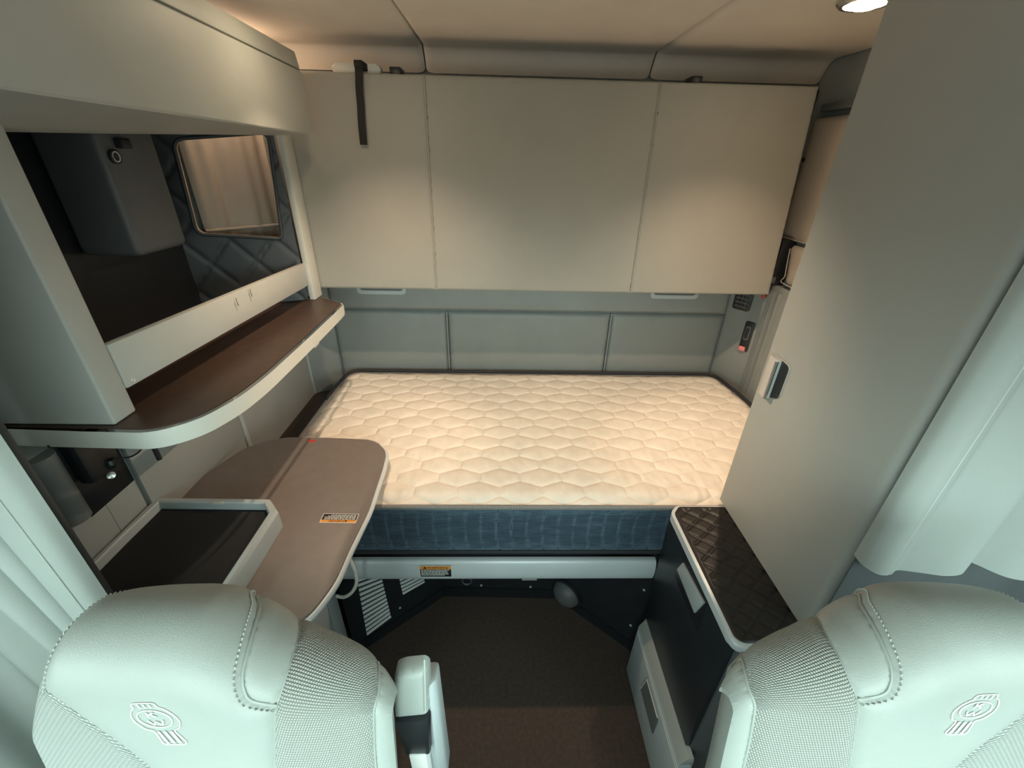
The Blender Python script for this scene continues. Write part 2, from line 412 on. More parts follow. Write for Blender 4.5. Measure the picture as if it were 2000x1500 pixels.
# right corner pillar and right wall details
S_(hexa('wall_right_corner_pillar', [(1.16, 2.07, .2), (XR, 1.90, .2), (XR, YB, .2), (1.16, YB, .2),
      (1.16, 2.07, 1.40), (XR, 1.90, 1.40), (XR, YB, 1.40), (1.16, YB, 1.40)], padv, bev=.004))
PN = Vector((-.17, -.13, 0)).normalized(); PA = Vector((1.16, 2.07, 0))      # pillar face plane
def PP(px, py, off=0.0):
    v = FW*F + RT*(px-1000) - UP*(py-750); t = (PA-CAM).dot(PN)/v.dot(PN); return CAM+v*t+PN*off
PU = Vector((.13, -.17, 0)).normalized()
def plate(name, px, py, w, h, d, m, parent=None, r=.008, off=0.0):
    c = PP(px, py, off); lp = rrect(w, h, r)
    return prism3(name, [c+PU*u+Vector((0, 0, v)) for u, v in lp], PN*d, m, parent, bev=.0015)
vt = empty('air_vent', PP(1452, 586), 'black square air vent set in the right corner pillar below the folded bunk', 'air vent')
plate('vent_frame', 1452, 586, .085, .10, .008, blackp, vt, .012)
for k in range(4):
    c = PP(1452, 586, .008)+Vector((0, 0, -.03+.02*k)); prism3('vane', [c+PU*u+Vector((0, 0, v)) for u, v in rrect(.06, .006, .002, 2)], PN*.006, darkbox, vt, bev=0)
for k in range(3):
    c = PP(1452, 586, .009)+PU*(-.018+.018*k); prism3('vane', [c+PU*u+Vector((0, 0, v)) for u, v in rrect(.003, .07, .001, 2)], PN*.004, darkbox, vt, bev=0)
sw = empty('switch_panel', PP(1461, 655), 'black rocker switch plate with red button on right corner pillar', 'switch')
plate('plate', 1459, 657, .045, .155, .006, blackp, sw, .008)
plate('rocker_frame', 1461, 650, .026, .075, .006, darkbox, sw, .008, .006)
plate('rocker', 1461, 650, .014, .05, .007, blackp, sw, .006, .011)
rb = plate('red_button', 1450, 680, .032, .024, .004, pink, sw, .004, .006)
plate('button_mark', 1450, 680, .020, .012, .001, stk_w, rb, .003, .0095)
plate('button_center', 1450, 680, .015, .008, .001, pink, rb, .002, .0105)
# right wall: upper side pads / shade
S_(box('wall_right_lining', 1.255, XR, 1.0, 1.93, .0, 1.385, lining, bev=.006))
S_(box('trim_2', 1.245, XR, 1.05, 1.95, 2.06, 2.085, ductm, bev=.006))
sr = empty('roller_blind', (1.27, 1.80, 1.585), 'beige fabric shade on the right side wall beside the folded bunk', 'shade')
pad('fabric', [(1.3, 1.59), (1.985, 1.585), (1.995, 2.04), (1.3, 2.04)], lambda y, z, h: Vector((1.275-h, y, z)), .012, shade, sr, step=.03, edge_w=.05, thick=.006)
tube('hem', [(1.268, 1.3, 1.588), (1.268, 1.98, 1.584)], .003, shade, sr)
lathe('clip', [(0, .012), (.008, .010), (.010, 0)], P(1572, 312, x=1.262), (-1, 0, 0), blackp, sr, 10)
sp2 = empty('side_pad', (1.27, 1.6, 1.40), 'small beige padded cushion panel under the right side shade', 'pad')
pad('cushion', round_poly([(1.3, 1.42), (1.845, 1.40), (1.885, 1.54), (1.885, 1.565), (1.3, 1.57)], .02), lambda y, z, h: Vector((1.285-h, y, z)), .02, shade, sp2, step=.03, edge_w=.04, thick=.012)
tube('piping', smooth_pts([(1.262, 1.3, 1.42), (1.262, 1.83, 1.402), (1.262, 1.86, 1.44), (1.262, 1.885, 1.55)], 5), .0025, shade, sp2)
br = empty('bunk_latch', (1.25, 1.95, 1.38), 'black metal bunk latch bracket on the right wall beside the folded bunk', 'latch')
bm = bmesh.new(); addbox(bm, 1.225, XR, 1.89, 2.02, 1.385, 1.585, .004); fin('bracket', bm, blackp, br)
lathe('pivot', [(0, .02), (.016, .018), (.02, 0)], (1.225, 1.93, 1.53), (-1, 0, 0), darkbox, br, 14)
box('catch', 1.20, 1.24, 1.88, 1.96, 1.395, 1.425, darkbox, br)
rs = empty('red_release', P(1494, 572, x=1.245), 'red tipped release pull on the right wall below the bunk latch', 'pull')
a = P(1494, 577, x=1.243); b = P(1505, 548, x=1.243)
tube('pull_strap', [a, a.lerp(b, .5)+Vector((-.004, 0, 0)), b], .011, blackp, rs, flat=.4)
tube('red_tip', [a+Vector((-.006, 0, -.012)), a+Vector((-.006, 0, .012))], .010, red, rs, flat=.6)
rc = S_(empty('trim_3', (1.25, 1.9, .7), None, None))
for y, r in ((1.885, .006), (1.845, .012)):
    tube('cable_channel', [(1.254, y, .6), (1.254, y, 1.36)], r, padv, rc, flat=.5)

# ---- well under the bunk
def wallstrip(name, a, b, z0, z1, m, t=.012, parent=None):
    a = Vector((*a, 0)); b = Vector((*b, 0)); d = (b-a).normalized(); n = Vector((-d.y, d.x, 0))*t
    return hexa(name, [a+Vector((0,0,z0)), b+Vector((0,0,z0)), b+n+Vector((0,0,z0)), a+n+Vector((0,0,z0)),
                       a+Vector((0,0,z1)), b+Vector((0,0,z1)), b+n+Vector((0,0,z1)), a+n+Vector((0,0,z1))], m, parent, bev=0)
WA, WB = (-.605, 1.055), (-.262, 1.33)
wwl = S_(wallstrip('wall_well_left', WA, WB, 0, .595, wellm)); wwr = S_(wallstrip('wall_well_rear', (-.262, 1.33), (.28, 1.315), 0, .595, wellm))
wwt = S_(wallstrip('wall_well_right', (.28, 1.315), (.60, 1.045), 0, .595, wellm))
for nm, a, b in (('trim_5', (-.600, 1.048), (-.262, 1.318)), ('trim_6', (-.262, 1.318), (.28, 1.303)), ('trim_7', (.28, 1.303), (.590, 1.042))):
    S_(wallstrip(nm, a, b, 0, .055, blackp, t=.010))
def on_wall(A, B, px, py, off=0.0):
    a = Vector((*A, 0)); d = (Vector((*B, 0))-a).normalized(); n = Vector((d.y, -d.x, 0))
    v = FW*F + RT*(px-1000) - UP*(py-750); t = (a-CAM).dot(n)/v.dot(n); return CAM+v*t+n*off
def grille(corners, n):
    """corners in photo order: top left, top right, bottom right, bottom left"""
    c = [on_wall(WA, WB, *p, .004) for p in corners]
    g = empty('vent_grille', (c[3]+c[2])/2, 'x', 'vent')
    d = (c[1]-c[0]).normalized(); nn = Vector((d.y, -d.x, 0)).normalized()
    mid = [sum((c[0]*(1-s)+c[3]*s for _ in (0,)), Vector()) for s in (0, 1)]
    prism3('backing', [q-nn*.003 for q in c], nn*.002, blackp, g, bev=0)
    for k in range(n):
        s0, s1 = (k+.18)/n, (k+.72)/n
        q = [c[0].lerp(c[3], s0), c[1].lerp(c[2], s0), c[1].lerp(c[2], s1), c[0].lerp(c[3], s1)]
        prism3('slat', q, nn*.004, ventw, g, bev=0)
    return g
prop(grille([(692, 1108), (737, 1098), (763, 1205), (716, 1241)], 15), 'white slatted vent grille on the well wall nearest the grey desk cabinet')
prop(grille([(772, 1100), (822, 1085), (828, 1137), (786, 1161)], 9), 'smaller white slatted vent grille deeper under the bunk, partly hidden by rail')
WC, WD = (.28, 1.315), (.60, 1.045)
sp = empty('round_vent_dome', on_wall(WC, WD, 1107, 1160), 'black round dome fitting low on the right wall under the bunk', 'vent')
wn = Vector((WD[1]-WC[1], -(WD[0]-WC[0]), 0)).normalized()
lathe('ring', [(.082, -.003), (.082, .012), (.072, .016), (.067, .006)], on_wall(WC, WD, 1107, 1158), wn, blackp, sp, 28)
lathe('dome', [(.070, 0), (.062, .024), (.042, .043), (.018, .052), (0, .053)], on_wall(WC, WD, 1107, 1158), wn, darkbox, sp, 28)
for A, B, w, pts in ((WC, WD, wwt, ((1258, 1152), (1232, 1221), (1101, 1135))), (WA, WB, wwl, ((781, 1187),)), ((-.262, 1.33), (.28, 1.315), wwr, ((940, 1143), (895, 1160), (1036, 1146)))):
    for px, py in pts:
        d = Vector((B[1]-A[1], -(B[0]-A[0]), 0)).normalized()
        lathe('screw', [(.0055, 0), (.005, .003), (0, .004)], on_wall(A, B, px, py), d, silver, w, 8)
kn = on_wall((-.262, 1.33), (.28, 1.315), 912, 1133)
lathe('tie_down_ring', [(.022, .002), (.026, .006), (.022, .010), (.018, .006), (.022, .002)], kn, (0, -1, 0), darkbox, wwr, 20)
c = on_wall((-.262, 1.33), (.28, 1.315), 1034, 1130); box('light_strip', c.x-.035, c.x+.035, c.y-.006, c.y, c.z-.006, c.z+.006, silver, wwr, bev=.001)

# ---- bunk deck and rail
bk = empty('lower_bunk', (.15, 1.5, .60), 'lower bunk base with pale grey metal front rail under the mattress', 'bunk')
box('deck', -.858, 1.25, 1.062, 2.055, .600, .628, blackp, bk, bev=.003)
bm = bmesh.new(); prof = []
for k in range(17):
    a = math.pi*k/16; prof.append((1.052-.020*math.sin(a)**.7, .538+.050*math.cos(a)))
prof += [(1.060, .488), (1.060, .588)]
x0, x1 = -.60, .575
addprism(bm, [(x0, y, z) for y, z in prof], [(x1, y, z) for y, z in prof]); rail = fin('front_rail', bm, alum, bk)
rail['label'] = 'pale grey metal rail'

def sticker(name, label, org, ux, uy, w, h, flip=False):
    """orange headed warning sticker printed on black and white"""
    org = Vector(org); ux = Vector(ux).normalized(); uy = Vector(uy).normalized(); n = ux.cross(uy)
    if flip: ux, uy = -ux, -uy
    s = empty(name, org, label, 'sticker')
    def pl(nm, x0, x1, y0, y1, lay, m, par=s):
        q = [org+ux*a+uy*b+n*(.0004*lay) for a, b in ((x0, y0), (x1, y0), (x1, y1), (x0, y1))]
        return prism3(nm, q, n*.0004, m, par, bev=0)
    pl('white_border', -w/2, w/2, -h/2, h/2, 0, stk_w)
    b = pl('black_panel', -w/2+.002, w/2-.002, -h/2+.002, h*.20, 1, stk_k)
    o = pl('orange_header', -w/2+.002, w/2-.002, h*.20, h/2-.002, 1, stk_o)
    text_obj('warning_text', '\u25B2WARNING', h*.26, org+uy*(h*.335)+n*.0013, ux, uy, stk_k, o)
    rnd = random.Random(3); rows = 5; bm = bmesh.new()
    for r in range(rows):
        y = h*.13-r*(h*.56/rows); x = -w/2+.006; end = w/2-.006-(.02 if r == rows-1 else rnd.random()*.012)
        while x < end:
            l = .004+rnd.random()*.008; l = min(l, end-x)
            vs = [bm.verts.new(org+ux*a+uy*bb+n*.0012) for a, bb in ((x, y-h*.028), (x+l, y-h*.028), (x+l, y+h*.028), (x, y+h*.028))]; bm.faces.new(vs)
            x += l+.0018
    t = fin('small_print', bm, stk_w, b, smooth=False)
    return s
c = P(851, 1116, y=1.031)
sticker('warning_sticker', 'orange and black warning sticker on the pale grey bunk rail', (c.x, 1.0312, c.z), (1, 0, 0), (0, 0, 1), .116, .060)

# ---- mattress
mt = empty('mattress', (.18, 1.5, .63), 'ivory quilted mattress with navy denim sides on the lower bunk', 'mattress')
MX0, MX1, MY0, MY1, MZ = -.815, 1.19, 1.042, 2.015, .862
HXW, HXV, HXR = .146, .041, .030          # hexagon width, straight side, peak rise
def hexdist(x, y):
    """distance to the nearest quilting seam"""
    pitch = HXV+HXR; best = 9
    r0 = math.floor(y/pitch)
    for r in (r0-1, r0, r0+1):
        off = (HXW/2) if r % 2 else 0
        cx = math.floor((x-off)/HXW+.5)*HXW+off; cy = r*pitch+pitch/2
        for k in (-1, 0, 1):
            X = cx+k*HXW
            for a, b in (((X-HXW/2, cy-HXV/2), (X-HXW/2, cy+HXV/2)), ((X-HXW/2, cy+HXV/2), (X, cy+HXV/2+HXR)), ((X, cy+HXV/2+HXR), (X+HXW/2, cy+HXV/2))):
                ax, ay = a; bx, by = b; dx, dy = bx-ax, by-ay
                t = max(0, min(1, ((x-ax)*dx+(y-ay)*dy)/(dx*dx+dy*dy)))
                d = math.hypot(ax+dx*t-x, ay+dy*t-y)
                if d < best: best = d
    return best
def mat_loop():
    # plan outline with cut rear corners
    return round_poly([(MX0, MY0), (MX1, MY0), (MX1, MY1-.26), (MX1-.035, MY1), (MX0+.02, MY1), (MX0, MY1-.22)], [.05, .05, .08, .06, .06, .08], 5)
ML = [Vector(p) for p in mat_loop()]
def inset_dist(x, y):
    p = Vector((x, y)); best = 9
    for i in range(len(ML)):
        a = ML[i]; b = ML[(i+1) % len(ML)]; ab = b-a
        if ab.length_squared < 1e-12: continue
        t = max(0, min(1, (p-a).dot(ab)/ab.length_squared)); best = min(best, (a+ab*t-p).length)
    return best
def mtop(x, y):
    e = inset_dist(x, y) if (x-MX0 < .12 or MX1-x < .12 or y-MY0 < .12 or MY1-y < .12) else 1
    d = hexdist(x, y)
    h = .0035*(1-math.exp(-(d/.0028)**1.3))+.0045*(1-math.exp(-(d/.014)**1.5))
    f = max(0, 1-(y-MY0)/.5)
    wr = noise.noise(Vector((x*42+noise.noise(Vector((x*5, y*5, 1)))*1.6, y*7, 3)))*(.0008+.0026*f)*min(1, d/.008)
    wr += noise.noise(Vector((x*70, y*18, 9)))*.0003
    drop = .022*max(0, 1-e/.06)**2
    sag = .004*noise.noise(Vector((x*2.2, y*2.2, 5)))
    return Vector((x, y, MZ+h+wr+sag-drop))
def xspan(y):
    xs = []
    for i in range(len(ML)):
        a, b = ML[i], ML[(i+1) % len(ML)]
        if (a.y-y)*(b.y-y) <= 0 and abs(a.y-b.y) > 1e-9: xs.append(a.x+(b.x-a.x)*(y-a.y)/(b.y-a.y))
    return min(xs), max(xs)
bm = bmesh.new(); g = []; NX, NY = 560, 280
for j in range(NY+1):
    y = MY0+1e-5+(MY1-MY0-2e-5)*j/NY; xa, xb = xspan(y)
    g.append([bm.verts.new(mtop(xa+(xb-xa)*i/NX, y)) for i in range(NX+1)])
for A, B in zip(g, g[1:]):
    for i in range(NX): bm.faces.new((A[i], A[i+1], B[i+1], B[i]))
fin_patch('quilted_top', bm, ticking, mt)
def mside(name, z0, z1, bulge, m):
    bm = bmesh.new(); dense = []
    L = [Vector(p) for p in mat_loop()]
    for i in range(len(L)):
        a, b = L[i], L[(i+1) % len(L)]; k = max(1, int((b-a).length/.0065)); dense += [(a.lerp(b, j/k), (b-a)) for j in range(k)]
    nz = 14; g = []; s = 0; prev = None
    for q, t in dense:
        if prev is not None: s += (q-prev).length
        prev = q; t = t.normalized() if t.length > 0 else Vector((1, 0)); n = Vector((t.y, -t.x)); col = []
        for j in range(nz+1):
            v = j/nz; z = z0+(z1-z0)*v
            ph = (s+.014*math.sin(math.pi*v*.9))/.053; fr = abs(ph-round(ph))*2
            h = bulge*(1-abs(2*v-1)**4)-.0035*(1-fr)**14 + .0012*noise.noise(Vector((s*15, z*60, 2)))
            col.append(bm.verts.new((q.x+n.x*h, q.y+n.y*h, z)))
        g.append(col)
    for i in range(len(g)):
        A, B = g[i], g[(i+1) % len(g)]
        for j in range(nz): bm.faces.new((A[j], B[j], B[j+1], A[j+1]))
    return fin(name, bm, m, mt, ang=80)
mside('denim_side', .640, .846, .002, denim)
tl = [(p.x, p.y, .848) for p in ML]
tube('edge_tape', tl, .0085, tape, mt, seg=8, closed=True)
tube('rear_tape', [(p.x, p.y+.004, .864) for p in ML if p.y > 1.55][0:] , .008, tapedk, mt, seg=8)
tube('bottom_tape', [(p.x, p.y, .637) for p in ML], .009, tapedk, mt, seg=8, closed=True)
prism('base_cloth', [tuple(p) for p in ML], .630, .640, tapedk, mt, bev=0)

# ---- folded upper bunk
ub = empty('upper_bunk', (.14, 1.9, 1.36), 'upper bunk folded up flat against the rear wall, three beige padded panels', 'bunk')
def ubx(z): return 1.135+(2.125-z)*.072        # right edge leans a little
hexa('bunk_frame', [(-.885, 1.838, 1.365), (ubx(1.365)-.006, 1.838, 1.365), (ubx(1.365)-.006, 1.975, 1.365), (-.885, 1.975, 1.365),
                    (-.885, 1.838, 2.118), (ubx(2.118)-.006, 1.838, 2.118), (ubx(2.118)-.006, 1.975, 2.118), (-.885, 1.975, 2.118)], lining, ub, bev=.01)
uz0, uz1 = 1.360, 2.124
for lp in ([(-.89, uz0), (-.2855, uz0), (-.281, uz1), (-.89, uz1)], [(-.2835, uz0), (.568, uz0), (.559, uz1), (-.279, uz1)], [(.570, uz0), (ubx(uz0), uz0), (ubx(uz1), uz1), (.561, uz1)]):
    pad('padded_panel', lp, lambda x, z, h: Vector((x, 1.840-h, z)), .004, bunkv, ub, step=.02, edge_w=.008, thick=.016)
for a, b in (((-.2845, uz0), (-.280, uz1)), ((.569, uz0), (.560, uz1))):
    tube('panel_seam', [(a[0], 1.8215, a[1]), (b[0], 1.8215, b[1])], .003, bunkv, ub)
for px in (772, 1362):
    c = P(px, 138 if px < 1000 else 150, y=1.86); box('catch_block', c.x-.02, c.x+.02, 1.855, 1.93, 2.119, 2.150, blackp, ub, bev=.004)
bm = bmesh.new(); addprism(bm, [(-.525+u, 1.862, 2.140+v) for u, v in rrect(.172, .034, .016)], [(-.525+u, 1.90, 2.140+v) for u, v in rrect(.172, .034, .016)], .006, 3); fin('grab_handle', bm, edge, ub)
cps = [P(px, py, y=1.815) for px, py in ((702, 126), (704, 160), (706, 200), (709, 240), (712, 283))]
bm = bmesh.new(); w = .0135; A = []; prevy = 0
for i, c in enumerate(smooth_pts(cps, 4)):
    yy = 1.800+.003*math.sin(i*.9)
    A.append([bm.verts.new((c.x-w, yy, c.z)), bm.verts.new((c.x+w, yy-.002, c.z)), bm.verts.new((c.x+w, yy+.001, c.z)), bm.verts.new((c.x-w, yy+.003, c.z))])
for a, b in zip(A, A[1:]):
    for k in range(4): bm.faces.new((a[k], a[(k+1) % 4], b[(k+1) % 4], b[k]))
bm.faces.new(A[0]); bm.faces.new(A[-1][::-1]); stp = fin('pull_strap', bm, webb, ub); stp['label'] = 'black webbing strap'
box('loop_end', cps[0].x-.0145, cps[0].x+.0145, 1.796, 1.87, 2.134, 2.157, webb, stp, bev=.003)

# ================================================================== LEFT SHELF UNIT
cu = empty('shelf_cabinet', (-.9, 1.25, 1.285), 'grey overhead shelf cabinet with open square cubby on the left wall', 'cabinet')
so = [(-1.16, .780), (-.86, .775), (-.757, .771), (-.690, .826), (-.655, .925), (-.644, 1.041), (-.643, 1.322), (-.646, 1.60), (-.650, 1.706), (-.80, 1.812), (-1.16, 1.812)]
so = round_poly(so, [0, .05, .06, .06, .05, .05, .1, .06, .015, 0, 0], 5)
shelf = prism('shelf', so, 1.284, 1.328, edge, cu, bev=.008, seg=3); shelf['label'] = 'pale edged shelf board with dark brown top'
si = [(-1.155, .792), (-.86, .787), (-.760, .783), (-.700, .834), (-.667, .930), (-.656, 1.043), (-.655, 1.322), (-.658, 1.60), (-.661, 1.700), (-.80, 1.799), (-1.155, 1.80)]
prism('shelf_top', round_poly(si, [0, .05, .06, .06, .05, .05, .1, .06, .012, 0, 0], 5), 1.3275, 1.3305, shelfb, shelf, bev=0)
# front board, rear post, guard bar
box('front_board', -1.155, -.850, .795, .858, 1.331, 1.93, cabp, cu, bev=.006, seg=3)
box('rear_post', -.802, -.778, 1.738, 1.814, 1.331, 1.935, edge, cu, bev=.004)
b0, b1, b2, b3 = P(257, 755, x=-.848), P(215, 672, x=-.848), P(606, 556, x=-.792), P(600, 512, x=-.792)
b0.y = b1.y = .858; b2.y = b3.y = 1.745
dx = Vector((-.022, 0, 0))
bar = hexa('guard_bar', [b0, b2, b2+dx, b0+dx, b1, b3, b3+dx, b1+dx], cabp, cu, bev=.004)
for px, py, l in ((463, 590, 10), (490, 572, 8), (260, 742, 0)):
    t = (px-257)/(606-257); X = -.848+.056*t
    c = P(px, py, x=X+.0008); bm = bmesh.new()
    if l:
        q = [c+Vector((0, dy, dz)) for dy, dz in ((-.002, .013), (.0015, .012), (.001, 0), (.004, -.012), (.0005, -.014), (-.0025, -.001))]
        bm.faces.new([bm.verts.new(v) for v in q]); fin('scuff_mark', bm, scuff, bar, smooth=False)
    else:
        addlathe(bm, [(.0055, 0), (.0045, .002), (.003, .001), (0, .001)], c, (1, 0, 0), 12); fin('screw', bm, silver, bar)
# upper locker: tilted fascia, header strip, concave underside
lk = empty('overhead_locker', (-.8, 1.1, 1.92), 'long grey overhead locker above the open cubby on the left wall', 'locker')
hexa('locker_door', [(-.665, .62, 1.940), (-.665, 1.713, 1.927), (-.70, 1.713, 1.927), (-.70, .62, 1.940),
                     (-.660, .62, 2.130), (-.660, 1.713, 2.108), (-.70, 1.713, 2.108), (-.70, .62, 2.130)], cabp, lk, bev=.006, seg=3)
hexa('header_strip', [(-.664, .62, 2.134), (-.664, 1.711, 2.112), (-.70, 1.711, 2.112), (-.70, .62, 2.134),
                      (-.680, .62, 2.19), (-.672, 1.711, 2.160), (-.70, 1.711, 2.160), (-.70, .62, 2.19)], cabp, lk, bev=.004)
box('locker_body', -1.155, -.70, .63, 1.705, 1.955, 2.158, darkbox, lk, bev=.003)
bm = bmesh.new(); g = []
for y, xi, zi, zo in ((.63, -.885, 1.888, 1.938), (.80, -.88, 1.890, 1.936), (1.1, -.87, 1.900, 1.934), (1.4, -.84, 1.912, 1.931), (1.6, -.815, 1.920, 1.929), (1.705, -.80, 1.924, 1.927)):
    row = []
    for k in range(9):
        t = k/8; x = -.668+(xi+.668)*t; z = zo+(zi-zo)*t+.012*math.sin(math.pi*t)*(abs(zi-zo)/.05)
        row.append(bm.verts.new((x, y, z)))
    row += [bm.verts.new((xi-.012, y, zi+.002)), bm.verts.new((xi-.014, y, 1.956)), bm.verts.new((-.668, y, 1.956))]
    g.append(row)
for a, b in zip(g, g[1:]):
    n = len(a)
    for i in range(n): bm.faces.new((a[i], a[(i+1) % n], b[(i+1) % n], b[i]))
bm.faces.new(g[0]); bm.faces.new(g[-1][::-1]); fin('curved_underside', bm, cabp, lk, ang=50)
# cubby interior: rear quilted panel with window cutout
QA, QB = Vector((-1.158, 1.60, 0)), Vector((-.808, 1.737, 0)); QD = (QB-QA).normalized(); QN = Vector((QD.y, -QD.x, 0))
def QP(px, py):
    v = FW*F + RT*(px-1000) - UP*(py-750); t = (QA-CAM).dot(QN)/v.dot(QN); p = CAM+v*t; return ((p-QA).dot(QD), p.z)
hole = round_poly([QP(*p) for p in ((337, 272), (524, 259), (552, 466), (385, 457))], [.035, .03, .02, .03], 6)
QLEN = (QB-QA).length
def qh(a, z):
    """diamond stitched relief"""
    s, t = (a*1.0+z*.85)/.15, (a*1.0-z*.85)/.15
    d = min(abs(s-round(s)), abs(t-round(t)))*.15
    return .007*(1-math.exp(-(d/.007)**1.2))
bm = cdt_patch([(0.0, 1.335), (QLEN, 1.335), (QLEN, 1.95), (0, 1.95)], .009, lambda a, z: QA+QD*a+QN*qh(a, z)+Vector((0, 0, z)), holes=[hole])
rp = fin_patch('quilted_rear_panel', bm, quiltv, cu); rp['label'] = 'dark diamond quilted panel with a rounded cutout'
tube('cutout_rim', [QA+QD*a+QN*.008+Vector((0, 0, z)) for a, z in hole], .006, quiltv, rp, closed=True)
bm = bmesh.new(); L0 = [bm.verts.new(QA+QD*a+QN*.006+Vector((0, 0, z))) for a, z in hole]; L1 = [bm.verts.new(QA+QD*a-QN*.035+Vector((0, 0, z))) for a, z in hole]
for i in range(len(L0)): bm.faces.new((L0[i], L0[(i+1) % len(L0)], L1[(i+1) % len(L0)], L1[i]))
fin('cutout_reveal', bm, shade, rp)
hexa('rear_board', [QA-QN*.012+Vector((0,0,1.331)), QB-QN*.012+Vector((0,0,1.331)), QB-QN*.018+Vector((0,0,1.331)), QA-QN*.018+Vector((0,0,1.331)),
                    QA-QN*.012+Vector((0,0,1.55)), QB-QN*.012+Vector((0,0,1.55)), QB-QN*.018+Vector((0,0,1.55)), QA-QN*.018+Vector((0,0,1.55))], darkbox, cu, bev=0)
box('cubby_back', -1.158, -1.150, .86, 1.60, 1.331, 1.952, blackp, cu, bev=0)
box('cubby_bin', -1.15, -.985, 1.20, 1.40, 1.61, 1.953, darkbox, cu, bev=.02, seg=4)
bt = P(222, 306, x=-.984); bt2 = Vector((-.984, bt.y, bt.z))
lathe('power_button', [(.017, 0), (.017, .006), (.013, .008), (.012, .005), (0, .005)], bt2, (1, 0, 0), blackp, cu, 20)
lathe('button_ring', [(.0125, .005), (.0125, .0075), (.010, .0075), (.010, .005)], bt2, (1, 0, 0), silver, cu, 20)
c = P(235, 280, x=-.984); box('button_plug', -.985, -.965, c.y-.02, c.y+.014, c.z-.012, c.z+.012, blackp, cu, bev=.004)
# shade behind the cutout, unseen lamp added above to light it
s1 = empty('window_blind', (-1.0, 1.85, 1.40), 'beige cloth blind seen through the rounded cutout of the cubby', 'blind')
bm = bmesh.new(); g = []
for i in range(41):
    t = i/40; x = -1.140+(.250)*t; y = 1.725+.29*t; d = .010*math.sin(t*15)+.004*math.sin(t*41)
    g.append([bm.verts.new((x+.8*d, y-.6*d, z)) for z in (1.36, 1.5, 1.58, 1.59, 1.62, 1.9, 2.15)])
for a, b in zip(g, g[1:]):
    for k in range(6): bm.faces.new((a[k], b[k], b[k+1], a[k+1]))
fin('cloth', bm, shade, s1, ang=80)
tube('bottom_bar', [(-1.135, 1.722, 1.60), (-.89, 2.0, 1.60)], .007, shade, s1)
rl = empty('blind_fill_lamp', (-1.02, 1.78, 2.2), 'small added fill lamp on the ceiling above the left blind, hidden behind cabinet', 'lamp')
lathe('housing', [(0, 0), (.035, 0), (.035, .02), (.028, .028), (.026, .02), (0, .02)], (-.98, 1.79, CZ+.0), (0, 0, -1), trimg, rl, 20)
l = bpy.data.lights.new('blind_fill_light', 'POINT'); l.energy = 2.2; l.color = (1, .70, .46); l.shadow_soft_size = .02
o = bpy.data.objects.new('blind_fill_light', l); COL.objects.link(o); o.location = (-.98, 1.79, CZ-.05)
# duct columns and things hanging below the shelf
S_(box('wall_left_lining_front', XL, -1.0, .60, .82, 0, 1.284, lining, bev=.003))
du = empty('duct_column', (-1.0, .74, 1.10), 'grey ribbed duct column under the front end of the shelf', 'duct')
for y, r in ((.690, .028), (.745, .030)):
    tube('duct_rib', [(-.998, y, 1.10), (-.998, y, 1.283)], r, ductm, du, seg=16)
ph = empty('gadget_mount', (-.985, .86, 1.20), 'black gadget and ball mount under the shelf with a thin looping cable', 'mount')
c = P(190, 888, x=-.975); box('gadget_body', -.99, -.955, c.y-.055, c.y+.03, 1.17, 1.282, blackp, ph, bev=.008)
c = P(216, 905, x=-.955); lathe('ball_joint', [(0, -.014), (.010, -.011), (.014, 0), (.010, .011), (0, .014)], c, (0, 0, 1), blackp, ph, 14)
lathe('chrome_nut', [(0, .004), (.009, .003), (.010, -.003), (0, -.004)], P(217, 928, x=-.985), (.6, -.5, .4), chrome, ph, 14)
tube('looping_cable', smooth_pts([P(205, 902, x=-.955), P(230, 896, x=-.945), P(255, 892, x=-.93), P(272, 882, x=-.92), P(279, 868, x=-.915), P(278, 850, x=-.915)], 6), .0022, blackp, ph, seg=6)
hk = empty('shelf_lever', P(312, 898, x=-.88), 'short black lever hanging under the front of the shelf', 'lever')
tube('lever', [P(298, 868, x=-.88), P(312, 897, x=-.88)], .006, blackp, hk)
tube('lever_mount', [P(285, 868, x=-.88)+Vector((0, 0, .012)), P(300, 868, x=-.88)+Vector((0, 0, .012))], .006, blackp, hk)
c = P(612, 668, x=-.66); hk2 = empty('shelf_catch', c, 'tiny silver catch under the rear edge of the shelf', 'catch')
box('catch_plate', c.x-.02, c.x+.012, c.y-.02, c.y+.02, 1.272, 1.285, silver, hk2, bev=.003)

# ================================================================== DESK
dk = empty('desk_cabinet', (-.8, .8, 0), 'grey floor cabinet under the desk table behind the left seat', 'cabinet')
box('body', -.995, -.606, .60, 1.022, .0, .890, trimg, dk, bev=.006)
box('side_panel', -.606, -.600, .955, 1.020, .02, .880, trimg, dk, bev=.002)
box('side_panel', -.606, -.600, .605, .950, .02, .880, trimg, dk, bev=.002)
tb = empty('desk_table', (-.65, .95, .895), 'brown grey laminate table reaching over the mattress from the left wall', 'table')
tp = [P(px, py, z=.920) for px, py in ((400, 928), (464, 868), (500, 856), (560, 854), (640, 855), (732, 859), (755, 882), (748, 912), (720, 996), (680, 1076), (656, 1132), (624, 1176), (592, 1212))]
tp = [(p.x, p.y) for p in tp]; tp[0] = (-.985, tp[0][1])
tp[1:3] = [(-.93, 1.262), (-.875, 1.305)]
tp = tp+[(-.50, .597), (-.56, .595), (-.985, .595)]
tp = round_poly(tp[::-1], .03, 4)
prism('table_top', tp, .893, .920, tabletop, tb, bev=.004, seg=3)
def offs(lp, d):
    out = []; n = len(lp)
    for i in range(n):
        a, b, c = Vector(lp[i-1]), Vector(lp[i]), Vector(lp[(i+1) % n]); t = (c-a); t = t.normalized() if t.length else Vector((1, 0))
        out.append((b.x+t.y*d, b.y-t.x*d))
    return out
